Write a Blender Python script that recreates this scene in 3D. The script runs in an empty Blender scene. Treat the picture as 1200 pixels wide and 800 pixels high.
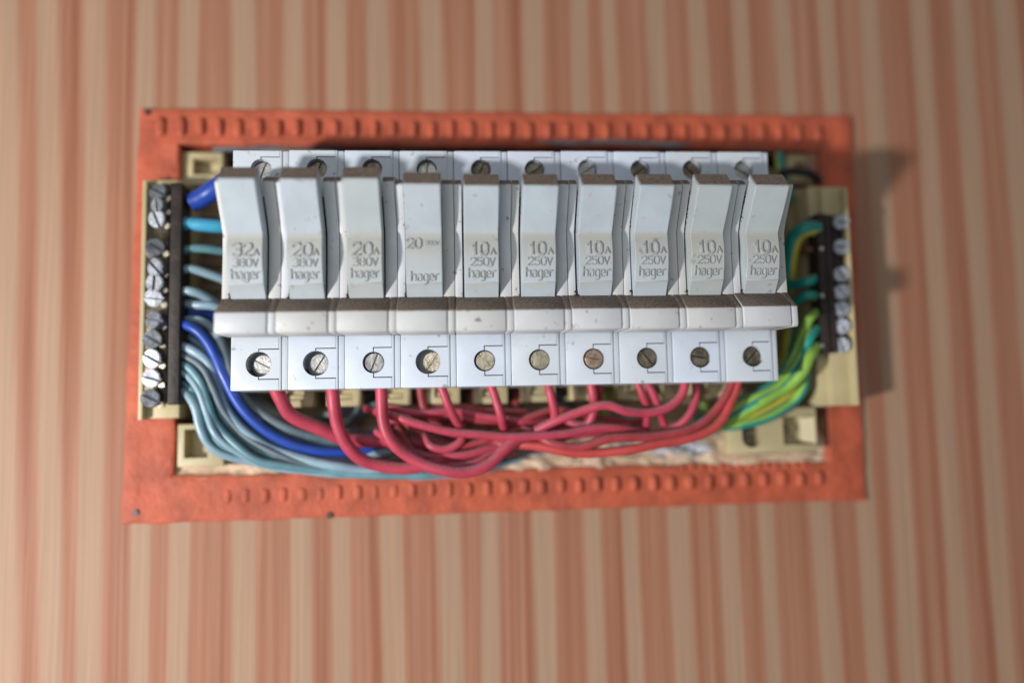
import bpy, bmesh, math, random
from mathutils import Vector, Matrix, noise
random.seed(7)
S = bpy.context.scene
COL = S.collection
MM = 0.001

# ------------------------------------------------------------ camera
S.render.resolution_x, S.render.resolution_y = 1024, 682
F = 866.0                      # focal length in photo pixels (1200 wide)
D = 0.265                      # metres from the lens to the wooden wall
yaw, pitch, roll = math.atan(60 / F), math.atan(70 / F), math.radians(1.15)
fwd = Vector((math.sin(yaw) * math.cos(pitch), math.cos(yaw) * math.cos(pitch), math.sin(pitch)))
rgt = Vector((math.cos(yaw), -math.sin(yaw), 0)).normalized()
upv = rgt.cross(fwd).normalized()
r2 = rgt * math.cos(roll) - upv * math.sin(roll)
u2 = upv * math.cos(roll) + rgt * math.sin(roll)
CP = Vector((0, -D, 0))
cd = bpy.data.cameras.new('camera'); cam = bpy.data.objects.new('camera', cd); COL.objects.link(cam)
cam.matrix_world = Matrix(((r2.x, u2.x, -fwd.x, CP.x), (r2.y, u2.y, -fwd.y, CP.y), (r2.z, u2.z, -fwd.z, CP.z), (0, 0, 0, 1)))
cd.sensor_width = 36; cd.lens = 36 * F / 1200
cd.clip_start = 0.005; cd.clip_end = 20
cd.dof.use_dof = True; cd.dof.focus_distance = 0.234; cd.dof.aperture_fstop = 1.6
S.camera = cam

# ------------------------------------------------------------ world and lamps (indoor room light plus a lamp from lower left)
W = bpy.data.worlds.new('World'); S.world = W; W.use_nodes = True
W.node_tree.nodes['Background'].inputs[0].default_value = (0.90, 0.95, 1.0, 1)
W.node_tree.nodes['Background'].inputs[1].default_value = 0.23
def lamp(name, loc, target, size, power, col):
    l = bpy.data.lights.new(name, 'AREA'); l.shape = 'DISK'; l.size = size; l.energy = power; l.color = col
    o = bpy.data.objects.new(name, l); COL.objects.link(o); o.location = loc
    o.rotation_euler = (Vector(target) - Vector(loc)).to_track_quat('-Z', 'Y').to_euler()
lamp('key_lamp', (-0.475, -0.445, -0.145), (-0.05, 0, -0.06), 0.042, 5.1, (1.0, 0.985, 0.97))
lamp('room_lamp', (-0.30, -0.9, 0.10), (0.0, 0, 0.0), 0.5, 1.1, (0.93, 0.96, 1.0))
S.view_settings.view_transform = 'Standard'; S.view_settings.look = 'None'
S.view_settings.exposure = 0; S.view_settings.gamma = 1
S.render.engine = 'CYCLES'

# ------------------------------------------------------------ helpers
def U(px, py, h):
    """point of the place seen at photo pixel px,py, h millimetres in front of the wall"""
    d = fwd * F + r2 * (px - 600) + u2 * (400 - py)
    t = (-h * MM - CP.y) / d.y
    return CP + d * t
def Um(px, py, h):
    p = U(px, py, h); return p.x * 1000, p.z * 1000

def R4(px0, px1, py0, py1, h):
    """upright rectangle: sides measured at mid height, top and bottom at mid width"""
    ym, xm = (py0 + py1) / 2, (px0 + px1) / 2
    return (Um(px0, ym, h)[0], Um(xm, py0, h)[1]), (Um(px1, ym, h)[0], Um(xm, py1, h)[1])
def M_(name, col, rough=0.5, metal=0.0, var=0.12, vscale=60, bump=0.0, bscale=400, dust=0.0, dustcol=(0.10, 0.073, 0.054),
       col2=None, spots=0.0, spotscale=500, attr=None, attrcol=None, stretch=None, coat=0.0, rnd=0.0, dlo=0.30, dhi=0.44):
    m = bpy.data.materials.new(name); m.use_nodes = True
    nt = m.node_tree; N = nt.nodes; L = nt.links; b = N['Principled BSDF']
    b.inputs['Roughness'].default_value = rough; b.inputs['Metallic'].default_value = metal
    if coat: b.inputs['Coat Weight'].default_value = coat
    geo = N.new('ShaderNodeNewGeometry')
    tc = N.new('ShaderNodeTexCoord')
    src = geo.outputs['Position']
    if stretch:
        mp = N.new('ShaderNodeMapping'); mp.inputs['Scale'].default_value = stretch; L.new(src, mp.inputs[0]); src = mp.outputs[0]
    n = N.new('ShaderNodeTexNoise'); n.inputs['Scale'].default_value = vscale; n.inputs['Detail'].default_value = 5
    L.new(src, n.inputs['Vector'])
    mx = N.new('ShaderNodeMix'); mx.data_type = 'RGBA'
    c2 = col2 if col2 else tuple(max(0, c * (1 - 2 * var)) for c in col)
    mr = N.new('ShaderNodeMapRange'); mr.inputs[1].default_value = .35; mr.inputs[2].default_value = .65
    L.new(n.outputs[0], mr.inputs[0]); L.new(mr.outputs[0], mx.inputs[0])
    mx.inputs[6].default_value = (*col, 1); mx.inputs[7].default_value = (*c2, 1)
    out = mx.outputs[2]
    def mixin(fac, colr):
        nonlocal out
        k = N.new('ShaderNodeMix'); k.data_type = 'RGBA'; L.new(fac, k.inputs[0]); L.new(out, k.inputs[6])
        if isinstance(colr, tuple): k.inputs[7].default_value = (*colr, 1)
        else: L.new(colr, k.inputs[7])
        out = k.outputs[2]
    def math_(op, a, bb):
        q = N.new('ShaderNodeMath'); q.operation = op; q.use_clamp = True
        for i, v in enumerate((a, bb)):
            if isinstance(v, (int, float)): q.inputs[i].default_value = v
            else: L.new(v, q.inputs[i])
        return q.outputs[0]
    if rnd:
        oi = N.new('ShaderNodeObjectInfo'); mixin(math_('MULTIPLY', oi.outputs['Random'], rnd), tuple(c * k for c, k in zip(col, (.86, .80, .66))))
    if attr:
        at = N.new('ShaderNodeAttribute'); at.attribute_name = attr
        if attrcol: mixin(at.outputs['Fac'], attrcol)
        else:
            k = N.new('ShaderNodeMix'); k.data_type = 'RGBA'; k.blend_type = 'MULTIPLY'; k.inputs[0].default_value = 1
            L.new(out, k.inputs[6]); L.new(at.outputs['Color'], k.inputs[7]); out = k.outputs[2]
    if spots:
        s = N.new('ShaderNodeTexNoise'); s.inputs['Scale'].default_value = spotscale; s.inputs['Detail'].default_value = 4
        L.new(geo.outputs['Position'], s.inputs['Vector'])
        r = N.new('ShaderNodeMapRange'); r.inputs[1].default_value = .66; r.inputs[2].default_value = .74; r.inputs[4].default_value = spots
        L.new(s.outputs[0], r.inputs[0]); mixin(r.outputs[0], (0.16, 0.12, 0.09))
    if dust:
        sx = N.new('ShaderNodeSeparateXYZ'); L.new(geo.outputs['Normal'], sx.inputs[0])
        r = N.new('ShaderNodeMapRange'); r.inputs[1].default_value = dlo; r.inputs[2].default_value = dhi
        n2 = N.new('ShaderNodeTexNoise'); n2.inputs['Scale'].default_value = 900; n2.inputs['Detail'].default_value = 3
        L.new(geo.outputs['Position'], n2.inputs['Vector'])
        a = math_('MULTIPLY', n2.outputs[0], 0.30)
        q = N.new('ShaderNodeMath'); q.operation = 'ADD'; L.new(sx.outputs[2], q.inputs[0]); L.new(a, q.inputs[1])
        q2 = N.new('ShaderNodeMath'); q2.operation = 'SUBTRACT'; L.new(q.outputs[0], q2.inputs[0]); q2.inputs[1].default_value = .15
        L.new(q2.outputs[0], r.inputs[0])
        fac = math_('MULTIPLY', r.outputs[0], dust)
        dn = N.new('ShaderNodeMix'); dn.data_type = 'RGBA'
        n3 = N.new('ShaderNodeTexNoise'); n3.inputs['Scale'].default_value = 1500; n3.inputs['Detail'].default_value = 6
        L.new(geo.outputs['Position'], n3.inputs['Vector'])
        r3 = N.new('ShaderNodeMapRange'); r3.inputs[1].default_value = .35; r3.inputs[2].default_value = .65; L.new(n3.outputs[0], r3.inputs[0])
        L.new(r3.outputs[0], dn.inputs[0])
        dn.inputs[6].default_value = (*dustcol, 1); dn.inputs[7].default_value = (*[c * 2.4 for c in dustcol], 1)
        mixin(fac, dn.outputs[2])
        rr = N.new('ShaderNodeMapRange'); rr.inputs[3].default_value = rough; rr.inputs[4].default_value = .95
        L.new(fac, rr.inputs[0]); L.new(rr.outputs[0], b.inputs['Roughness'])
    L.new(out, b.inputs['Base Color'])
    if bump:
        bn = N.new('ShaderNodeTexNoise'); bn.inputs['Scale'].default_value = bscale; bn.inputs['Detail'].default_value = 6
        L.new(src, bn.inputs['Vector'])
        bp = N.new('ShaderNodeBump'); bp.inputs['Strength'].default_value = bump; bp.inputs['Distance'].default_value = .0006
        L.new(bn.outputs[0], bp.inputs['Height']); L.new(bp.outputs[0], b.inputs['Normal'])
    return m

PLA = (0.66, 0.71, 0.80)
MAT = dict(
    plastic=M_('grey_white_plastic', (.66, .73, .84), .34, var=.05, vscale=90, bump=.06, bscale=900, dust=.97, rnd=.45, spots=.55, spotscale=300),
    handle=M_('aged_shaded_plastic', (0.50, 0.56, 0.61), .30, var=.05, vscale=120, bump=.08, bscale=700, dust=.97, rnd=.5, spots=.5, spotscale=350,  # base colour darkened for the weaker light on the leaning lip
              attr='stain', attrcol=(0.43, 0.415, 0.36)),
    cheek=M_('yellowed_plastic', (0.61, 0.63, 0.66), .48, var=.06, vscale=90, bump=.06, bscale=900, dust=.97, rnd=.6, spots=.8, spotscale=420),
    letter=M_('embossed_plastic', (0.445, 0.455, 0.45), .4, var=.12, vscale=300),  # greyer than the handle: shading of the raised letters put into the colour
    dark=M_('dark_gap', (0.02, 0.018, 0.016), .8),
    tan=M_('cream_bakelite', (0.56, 0.47, 0.26), .5, var=.10, vscale=50, bump=.15, bscale=500, dust=.5, dustcol=(.2, .16, .11)),
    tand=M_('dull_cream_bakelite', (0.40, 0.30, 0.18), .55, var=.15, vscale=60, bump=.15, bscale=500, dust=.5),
    silver=M_('screw_nickel', (0.62, 0.60, 0.57), .38, 1.0, var=.2, vscale=500, bump=.25, bscale=1500),
    brass=M_('screw_brass', (0.88, 0.78, 0.58), .36, 1.0, var=.2, vscale=500, bump=.25, bscale=1500),
    copper=M_('screw_copper', (0.88, 0.66, 0.50), .38, 1.0, var=.25, vscale=500, bump=.25, bscale=1500),
    tarn=M_('screw_tarnished', (0.36, 0.31, 0.23), .45, .9, var=.3, vscale=500, bump=.3, bscale=1500),
    zinc=M_('screw_zinc', (0.42, 0.44, 0.48), .48, .8, var=.25, vscale=400, bump=.2, bscale=1200),
    bar=M_('dark_bar', (0.035, 0.022, 0.015), .62, 0, var=.3, vscale=200, bump=.4, bscale=600),
    barbrass=M_('dirty_brass', (0.13, 0.105, 0.07), .4, .7, var=.35, vscale=300, bump=.4, bscale=700),
    orange=M_('orange_frame', (0.53, 0.106, 0.047), .66, var=.16, vscale=110, bump=.9, bscale=330, dust=.25, dustcol=(.22, .1, .06)),
    wood=M_('striped_laminate', (1, 1, 1), .6, var=.07, vscale=1.0, stretch=(900, 900, 14), attr='stripe', bump=.05, bscale=1.0),
    mortar=M_('mortar', (0.78, 0.60, 0.43), .95, col2=(0.55, 0.40, 0.28), vscale=110, bump=1.0, bscale=260, spots=.5, spotscale=150),
    mortarg=M_('grey_mortar', (0.60, 0.62, 0.66), .95, col2=(0.22, 0.20, 0.19), vscale=300, bump=1.0, bscale=500),
    cavity=M_('cavity', (0.075, 0.055, 0.04), .95, var=.4, vscale=90, bump=1, bscale=200),
    red=M_('red_sheath', (0.52, 0.055, 0.095), .46, var=.12, vscale=160, bump=.12, bscale=400, dust=.8, dustcol=(.16, .095, .10), dlo=.15, dhi=.95),
    redd=M_('dull_red_sheath', (0.40, 0.045, 0.055), .46, var=.15, vscale=160, bump=.12, bscale=400, dust=.7, dustcol=(.12, .075, .07), dlo=.2, dhi=.9),
    orred=M_('orange_red_sheath', (0.54, 0.065, 0.060), .35, var=.12, vscale=160, dust=.5, dustcol=(.13, .08, .07), dlo=.3, dhi=1.0),
    sky=M_('pale_blue_sheath', (0.28, 0.42, 0.50), .33, var=.12, vscale=140, bump=.1, bscale=400, dust=.45, dustcol=(.10, .11, .11), dlo=.3, dhi=1.),
    cyan=M_('cyan_sheath', (0.07, 0.42, 0.66), .33, var=.12, vscale=140, dust=.4, dustcol=(.1, .11, .11), dlo=.3, dhi=1.),
    teal=M_('dull_teal_sheath', (0.15, 0.33, 0.38), .38, var=.15, vscale=140, dust=.55, dustcol=(.1, .1, .1), dlo=.2, dhi=.9),
    royal=M_('royal_blue_sheath', (0.02, 0.075, 0.42), .33, var=.12, vscale=140, dust=.3, dustcol=(.07, .07, .09), dlo=.4, dhi=1.),
    slate=M_('slate_sheath', (0.13, 0.18, 0.21), .45, var=.2, vscale=140, dust=.5, dustcol=(.1, .09, .085), dlo=.2, dhi=.9),
    gy_g=M_('green_stripe', (0.015, 0.30, 0.24), .36, var=.12, vscale=140, dust=.4, dustcol=(.1, .1, .07), dlo=.3, dhi=1.),
    gy_l=M_('light_green_stripe', (0.27, 0.50, 0.07), .36, var=.12, vscale=140, dust=.4, dustcol=(.1, .1, .07), dlo=.3, dhi=1.),
    gy_y=M_('yellow_stripe', (0.58, 0.50, 0.06), .36, var=.12, vscale=140, dust=.4, dustcol=(.12, .1, .07), dlo=.3, dhi=1.),
    brown=M_('brown_sheath', (0.13, 0.05, 0.03), .45, var=.2, vscale=140),
    greyw=M_('grey_pink_sheath', (0.36, 0.30, 0.30), .5, var=.25, vscale=80),
    grime=M_('grime', (0.045, 0.03, 0.02), .95, var=.3, vscale=900),
    cu=M_('bare_copper', (0.85, 0.55, 0.40), .3, 1.0, var=.2, vscale=900),
)

def tag(o, label=None, cat=None, group=None, kind=None):
    if label: o['label'] = label
    if cat: o['category'] = cat
    if group: o['group'] = group
    if kind: o['kind'] = kind
    return o
def empty(name, loc):
    o = bpy.data.objects.new(name, None); COL.objects.link(o); o.location = loc; o.empty_display_size = .005
    return o
def finish(bm, name, mats, parent=None, smooth=True, angle=35, scale=MM, recalc=True):
    if scale != 1: bmesh.ops.scale(bm, vec=(scale,) * 3, verts=bm.verts)
    if recalc: bmesh.ops.recalc_face_normals(bm, faces=bm.faces)
    me = bpy.data.meshes.new(name); bm.to_mesh(me); bm.free()
    if not isinstance(mats, (list, tuple)): mats = [mats]
    for m in mats: me.materials.append(m)
    if smooth:
        me.polygons.foreach_set('use_smooth', [True] * len(me.polygons)); me.set_sharp_from_angle(angle=math.radians(angle))
    o = bpy.data.objects.new(name, me); COL.objects.link(o)
    if parent: o.parent = parent
    return o
# all builders below: x right, h out of the wall (= -y), z up, millimetres
def v3(x, h, z): return Vector((x, -h, z))
def box(bm, x0, x1, h0, h1, z0, z1, bev=0.0, seg=2, mi=0):
    t = bmesh.new()
    vs = [t.verts.new(v3(x, h, z)) for x in (x0, x1) for h in (h0, h1) for z in (z0, z1)]
    for q in ((0, 1, 3, 2), (4, 6, 7, 5), (0, 4, 5, 1), (2, 3, 7, 6), (0, 2, 6, 4), (1, 5, 7, 3)): t.faces.new([vs[i] for i in q])
    bmesh.ops.recalc_face_normals(t, faces=t.faces)
    if bev: bmesh.ops.bevel(t, geom=t.edges[:], offset=bev, segments=seg, affect='EDGES', profile=.5)
    for f in t.faces: f.material_index = mi
    merge(bm, t)
def merge(bm, t):
    me = bpy.data.meshes.new('tmp'); t.to_mesh(me); t.free(); bm.from_mesh(me); bpy.data.meshes.remove(me)
def prof(bm, pts, x0, x1, bev=0.0, seg=2, stain=None):
    """closed polygon pts=(h,z) extruded along x"""
    t = bmesh.new()
    a = [t.verts.new(v3(x0, h, z)) for h, z in pts]; b = [t.verts.new(v3(x1, h, z)) for h, z in pts]
    n = len(pts)
    t.faces.new(a); t.faces.new(b[::-1])
    for i in range(n): t.faces.new([a[i], b[i], b[(i + 1) % n], a[(i + 1) % n]])
    bmesh.ops.recalc_face_normals(t, faces=t.faces)
    if bev:
        ed = [e for e in t.edges if len(e.link_faces) == 2 and e.calc_face_angle(0) > math.radians(40)]
        bmesh.ops.bevel(t, geom=ed, offset=bev, segments=seg, affect='EDGES', profile=.5, clamp_overlap=True)
    merge(bm, t)
def prism(bm, poly, h0, h1, bev=0):
    """closed polygon poly=(x,z) between h0 and h1"""
    t = bmesh.new()
    a = [t.verts.new(v3(x, h0, z)) for x, z in poly]; b = [t.verts.new(v3(x, h1, z)) for x, z in poly]; n = len(poly)
    t.faces.new(a); t.faces.new(b[::-1])
    for i in range(n): t.faces.new([a[i], b[i], b[(i + 1) % n], a[(i + 1) % n]])
    bmesh.ops.recalc_face_normals(t, faces=t.faces)
    if bev:
        ed = [e for e in t.edges if e.calc_face_angle(0) > math.radians(40)]
        bmesh.ops.bevel(t, geom=ed, offset=bev, segments=2, affect='EDGES')
    merge(bm, t)
def cyl(bm, x, z, r, h0, h1, seg=28, bev=0, tilt=None):
    t = bmesh.new()
    a = [t.verts.new(v3(x + r * math.cos(2 * math.pi * i / seg), h0, z + r * math.sin(2 * math.pi * i / seg))) for i in range(seg)]
    b = [t.verts.new(v3(x + r * math.cos(2 * math.pi * i / seg), h1, z + r * math.sin(2 * math.pi * i / seg))) for i in range(seg)]
    t.faces.new(a); top = t.faces.new(b[::-1])
    for i in range(seg): t.faces.new([a[i], b[i], b[(i + 1) % seg], a[(i + 1) % seg]])
    bmesh.ops.recalc_face_normals(t, faces=t.faces)
    if bev: bmesh.ops.bevel(t, geom=list(top.edges), offset=bev, segments=2, affect='EDGES')
    merge(bm, t)
def boolean(bm, cut, op='DIFFERENCE'):
    ma, mb = bpy.data.meshes.new('a'), bpy.data.meshes.new('b'); bm.to_mesh(ma); cut.to_mesh(mb); bm.free(); cut.free()
    a, b = bpy.data.objects.new('a', ma), bpy.data.objects.new('b', mb); COL.objects.link(a); COL.objects.link(b)
    md = a.modifiers.new('m', 'BOOLEAN'); md.object = b; md.operation = op; md.solver = 'EXACT'
    dg = bpy.context.evaluated_depsgraph_get(); dg.update()
    me = bpy.data.meshes.new_from_object(a.evaluated_get(dg))
    out = bmesh.new(); out.from_mesh(me)
    for o in (a, b): bpy.data.objects.remove(o)
    for m in (ma, mb, me): bpy.data.meshes.remove(m)
    return out

MAT['wood'].node_tree.nodes['Principled BSDF'].inputs['Specular IOR Level'].default_value = .25
# ------------------------------------------------------------ the striped wooden wall
stripes = [(-45, -48), (5, 4), (55, 58), (112, 105), (172, 165), (220, 210), (285, 285), (345, 352), (395, 400), (442, 460), (505, 527), (568, 575), (625, 640),
           (680, 697), (715, 742), (770, 800), (820, 858), (868, 903), (918, 968), (972, 1020), (1022, 1062), (1082, 1122), (1130, 1175), (1180, 1232)]
halfw = [22, 18, 15, 17, 13, 14, 17, 15, 14, 15, 17, 13, 16, 13, 11, 15, 15, 12, 15, 14, 17, 15, 15, 18]
SA = []
for (a, b), w in zip(stripes, halfw):
    SA.append((U(a, 60, 0), U(b, 700, 0), w * .306 * MM))
w_ = 1
for side in (-1, 1):                                        # the same wall goes on outside the photograph
    p0, p1 = (SA[0][0].copy(), SA[0][1].copy()) if side < 0 else (SA[-1][0].copy(), SA[-1][1].copy())
    for k in range(22):
        st = side * random.uniform(.013, .020); p0 = p0 + Vector((st, 0, 0)); p1 = p1 + Vector((st, 0, 0))
        SA.append((p0, p1, random.uniform(.0035, .0055)))
cream, terra, deep, peach = Vector((.385, .255, .168)), Vector((.325, .133, .072)), Vector((.255, .090, .046)), Vector((.36, .188, .120))
def stripe_col(x, z):
    x = x + .0011 * noise.noise(Vector((x * 30, z * 9, 3))) + .0004 * noise.noise(Vector((x * 90, z * 25, 1)))
    best = 9
    for p0, p1, w in SA:
        t = (z - p1.z) / (p0.z - p1.z); t = max(-1.5, min(2.5, t)); c = p1.x + (p0.x - p1.x) * t
        d = abs(x - c) / w
        if d < best: best = d
    n1 = noise.noise(Vector((x * 420, z * 1.6, 5))); n2 = noise.noise(Vector((x * 900, z * 2.2, 9))); n3 = noise.noise(Vector((x * 150, z * 1.0, 2)))
    d = best + .18 * n1
    if d < .55: c = cream.lerp(peach, max(0, min(1, .25 + .9 * n1 + .4 * n2)) * .55)
    elif d < 1.10: c = cream.lerp(peach, min(1, (d - .55) / .3)).lerp(terra, max(0, (d - .75) / .35))
    else:
        c = terra.lerp(peach, max(0, min(1, .35 + 1.0 * n1 + .8 * n2)))
        e = math.exp(-((d - 1.28) / .20) ** 2); c = c.lerp(deep, max(0, min(1, e * (.38 + 1.4 * n3) + max(0, .9 * n3 - .1))))
    return c.lerp(peach, .14) * (1.10 + .13 * n2 + .08 * n1)
hx0, hz0 = U(212, 556, 0).x, U(400, 548, 0).z
hx1, hz1 = U(960, 400, 0).x, U(600, 176, 0).z
hole = (U(200, 500, 0).x + .001, U(970, 500, 0).x - .001, U(560, 552, 0).z, U(600, 166, 0).z)
def lin(a, b, n): return [a + (b - a) * i / n for i in range(n + 1)]
def wood_wall():
    xs = lin(-.55, hole[0], 470) + lin(hole[0], hole[1], 300)[1:] + lin(hole[1], .55, 420)[1:]
    zs = lin(-.40, hole[2], 18) + lin(hole[2], hole[3], 8)[1:] + lin(hole[3], .45, 16)[1:]
    vs, fs, nx = [], [], len(xs)
    for z in zs:
        for x in xs: vs.append((x, 0, z))
    i0, i1, j0, j1 = 470, 770, 18, 26
    for j in range(len(zs) - 1):
        for i in range(nx - 1):
            if i0 <= i < i1 and j0 <= j < j1: continue
            fs.append((j * nx + i, j * nx + i + 1, (j + 1) * nx + i + 1, (j + 1) * nx + i))
    me = bpy.data.meshes.new('wooden_wall'); me.from_pydata(vs, [], fs)
    at = me.color_attributes.new('stripe', 'FLOAT_COLOR', 'POINT')
    buf = []
    for x, y, z in vs: buf += [*stripe_col(x, z), 1]
    at.data.foreach_set('color', buf)
    me.materials.append(MAT['wood'])
    o = bpy.data.objects.new('wooden_wall', me); COL.objects.link(o); tag(o, kind='structure')
wood_wall()

# cavity behind the wall: mortar sides and rough back
def rough_sheet(name, x0, x1, z0, z1, h, amp, mat, nx=120, nz=60, edge=0, tilt=0, seed=0):
    vs, fs = [], []
    for j in range(nz + 1):
        for i in range(nx + 1):
            x = x0 + (x1 - x0) * i / nx; z = z0 + (z1 - z0) * j / nz
            n = noise.fractal(Vector((x * 90 + seed, z * 90, seed)), 1, 2, 4)
            vs.append((x, -(h + amp * n + tilt * (1 - j / nz)) * MM, z))
    for j in range(nz):
        for i in range(nx): fs.append((j * (nx + 1) + i, j * (nx + 1) + i + 1, (j + 1) * (nx + 1) + i + 1, (j + 1) * (nx + 1) + i))
    me = bpy.data.meshes.new(name); me.from_pydata(vs, [], fs); me.materials.append(mat)
    me.polygons.foreach_set('use_smooth', [True] * len(fs))
    o = bpy.data.objects.new(name, me); COL.objects.link(o); return tag(o, kind='structure')
rough_sheet('cavity_back', hole[0] - .004, hole[1] + .004, hole[2] - .004, hole[3] + .004, -22, 2.0, MAT['cavity'])
bm = bmesh.new()
hx = [v * 1000 for v in hole]
for (x0, x1, z0, z1) in ((hx[0] - 3, hx[0], hx[2] - 3, hx[3] + 3), (hx[1], hx[1] + 3, hx[2] - 3, hx[3] + 3), (hx[0], hx[1], hx[3], hx[3] + 3), (hx[0], hx[1], hx[2] - 3, hx[2])):
    box(bm, x0, x1, -24, -.6, z0, z1)
tag(finish(bm, 'cavity_sides', MAT['mortar'], smooth=False), kind='structure')
zb1 = U(600, 492, -6).z
ms = rough_sheet('mortar_ledge', hole[0], hole[1], hole[2], zb1, -10, 2.4, MAT['mortar'], 320, 40, tilt=11.0, seed=3.1)
# lumps of grey mortar on the ledge
def blob(name, cx, cz, h, rx, rz, rh, mat, seed):
    bm = bmesh.new(); bmesh.ops.create_icosphere(bm, subdivisions=5, radius=1)
    for v in bm.verts:
        n = 1 + .55 * noise.fractal(v.co * 1.8 + Vector((seed,) * 3), .8, 2.2, 6)
        v.co = Vector((v.co.x * rx * n, v.co.y * rh * n, v.co.z * rz * n))
        v.co += Vector((cx, -h, cz))
    o = finish(bm, name, mat); return tag(o, kind='structure')
for k, (px, py, h, rx, rz, rh, m) in enumerate(((805, 527, -4, 12, 3.2, 4, 'mortarg'), (665, 527, -5, 22, 2.2, 4, 'mortarg'), (590, 543, -4, 10, 2.6, 3, 'mortarg'),
        (858, 520, -4, 7, 4.5, 4, 'mortar'), (640, 540, -3, 22, 2.6, 3, 'mortar'), (750, 539, -3, 16, 2.0, 3, 'mortar'), (900, 537, -2, 20, 2.0, 3, 'mortar'), (330, 547, -2, 26, 2.2, 3, 'mortar'),
        (722, 488, -10, 10, 3.2, 3, 'mortarg'))):
    x, z = Um(px, py, h); blob('mortar_lump', x, z, h, rx, rz, rh, MAT[m], k * 3.7)

# ------------------------------------------------------------ orange frame
def frame():
    out = [(165, 128), (996, 137), (1013, 585), (143, 614)]; inn = [(213, 171), (957, 177), (968, 540), (206, 556)]
    root = empty('orange_frame', U(580, 600, 0)); tag(root, 'rough orange frame with ridged edges around the opening in the striped wood', 'frame')
    off = root.location * 1000
    def ring(quad, nsub):
        pts = []
        for k in range(4):
            a, b = quad[k], quad[(k + 1) % 4]
            for i in range(nsub): t = i / nsub; pts.append((a[0] + (b[0] - a[0]) * t, a[1] + (b[1] - a[1]) * t))
        return pts
    n = 60; A, B = ring(out, n), ring(inn, n)
    rows = []
    for t, h in ((0, .0), (0.02, 1.3), (.08, 1.7), (.3, 1.5), (.5, 1.4), (.7, 1.5), (.93, 1.9), (.99, 1.4), (1.0, -5)):
        rows.append([])
        for i, (a, b) in enumerate(zip(A, B)):
            px, py = a[0] + (b[0] - a[0]) * t, a[1] + (b[1] - a[1]) * t
            w = 2.0 * noise.noise(Vector((px * .03, py * .03, t * 2)))
            x, z = Um(px + w, py + w, 0); rows[-1].append((x, h + .25 * noise.noise(Vector((x * .3, z * .3, t))), z))
    bm = bmesh.new()
    V = [[bm.verts.new(v3(*p) - off) for p in r] for r in rows]
    for r in range(len(rows) - 1):
        for i in range(4 * n): j = (i + 1) % (4 * n); bm.faces.new([V[r][i], V[r][j], V[r + 1][j], V[r + 1][i]])
    f = finish(bm, 'rim', MAT['orange'], root)
    # rounded ridges along both long sides
    bm = bmesh.new()
    bmesh.ops.create_icosphere(bm, subdivisions=3, radius=1)
    for v in bm.verts:
        c = v.co; e = max(0, 1 - abs(c.z) ** 5) ** .5; rr = math.hypot(c.x, c.y) or 1
        v.co = Vector((c.x / rr * 2.0 * e, c.y / rr * 1.9 * e, c.z * 3.7))
    rd = finish(bm, 'ridge', MAT['orange'], root)
    me = rd.data; first = True
    spots = [(190 + 22.6 * k, 149.5 + .010 * 22.6 * k, 0) for k in range(35)] + [(225 + 21.6 * k, 582 - .030 * 21.6 * k, 0) for k in range(35)] + [(800 + 10.8 * k, 547.5 - .023 * (10.8 * k), 1) for k in range(14)]
    for px, py, kk in [q for q in spots if not (q[1] > 500 and q[0] < 260)]:
        if first: o = rd; first = False
        else: o = rd.copy(); COL.objects.link(o); o.parent = root
        o.location = U(px + random.uniform(-1, 1), py + random.uniform(-.8, .8), 1.2 - random.uniform(0, .35) - (.8 * max(0, min(1, (740 - px) / 240)) if py > 500 else 0) - .5 * kk) - root.location
        o.scale = (random.uniform(.85, 1.1) * (.5 if kk else 1), 1, .4 if kk else random.uniform(.88, 1.05) if py < 300 else random.uniform(.74, .84))
    bm = bmesh.new(); cyl(bm, 0, 0, 1.25, 0, .9, 14, .35); nh = finish(bm, 'nail_head', MAT['brown'], root)
    for k, (px, py) in enumerate(((174, 132), (387, 603), (160, 600))):
        o = nh if k == 0 else nh.copy()
        if k: COL.objects.link(o); o.parent = root
        o.location = U(px, py, 1.2) - root.location
    return root
frame()

def screw_mesh(r, depth, slot_w, slot_d, name='screw', seg=28):
    bm = bmesh.new(); cyl(bm, 0, 0, r, -depth, 0, seg, r * .10)
    c = bmesh.new(); box(c, -r * 1.3, r * 1.3, -slot_d, 1, -slot_w / 2, slot_w / 2)
    return boolean(bm, c)

# ------------------------------------------------------------ cream fuse box base
BASE = empty('fuse_box_base', U(590, 440, -12)); tag(BASE, 'cream plastic base of the fuse box with side wings and corner brackets', 'fuse box')
BO = BASE.location * 1000
def brect(name, px0, px1, py0, py1, h0, h1, mat, bev=.4, href=None):
    href = h1 if href is None else href
    (x0, z1), (x1, z0) = Um(px0, py0, href), Um(px1, py1, href)
    bm = bmesh.new(); box(bm, x0, x1, h0, h1, z0, z1, bev); bmesh.ops.translate(bm, vec=-BO, verts=bm.verts)
    return finish(bm, name, mat, BASE)
brect('back_plate', 206, 958, 196, 478, -16, -11, MAT['tand'])
def wing(cells, name='side_wing'):
    bm = bmesh.new()
    for px0, px1, py0, py1, h0, h1 in cells:
        (x0, z1), (x1, z0) = R4(px0, px1, py0, py1, h1); box(bm, x0, x1, h0, h1, z0, z1, .35)
    bmesh.ops.translate(bm, vec=-BO, verts=bm.verts)
    return finish(bm, name, MAT['tan'], BASE)
wing([(164, 169.5, 211, 492, -3, 8.5), (169.4, 212, 211, 490, -8, 5.5), (213, 226, 215, 474, -14, -3), (226, 240, 470, 484, -14, 3)])
wing([(996.6, 1000.6, 219, 475, -3, 15.8), (969, 996.2, 219, 475, -8, 12), (953, 969.2, 219, 476, -8, 9), (938, 952, 222, 476, -14, -2.0), (930, 937, 222, 476, -14, -5)])
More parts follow.
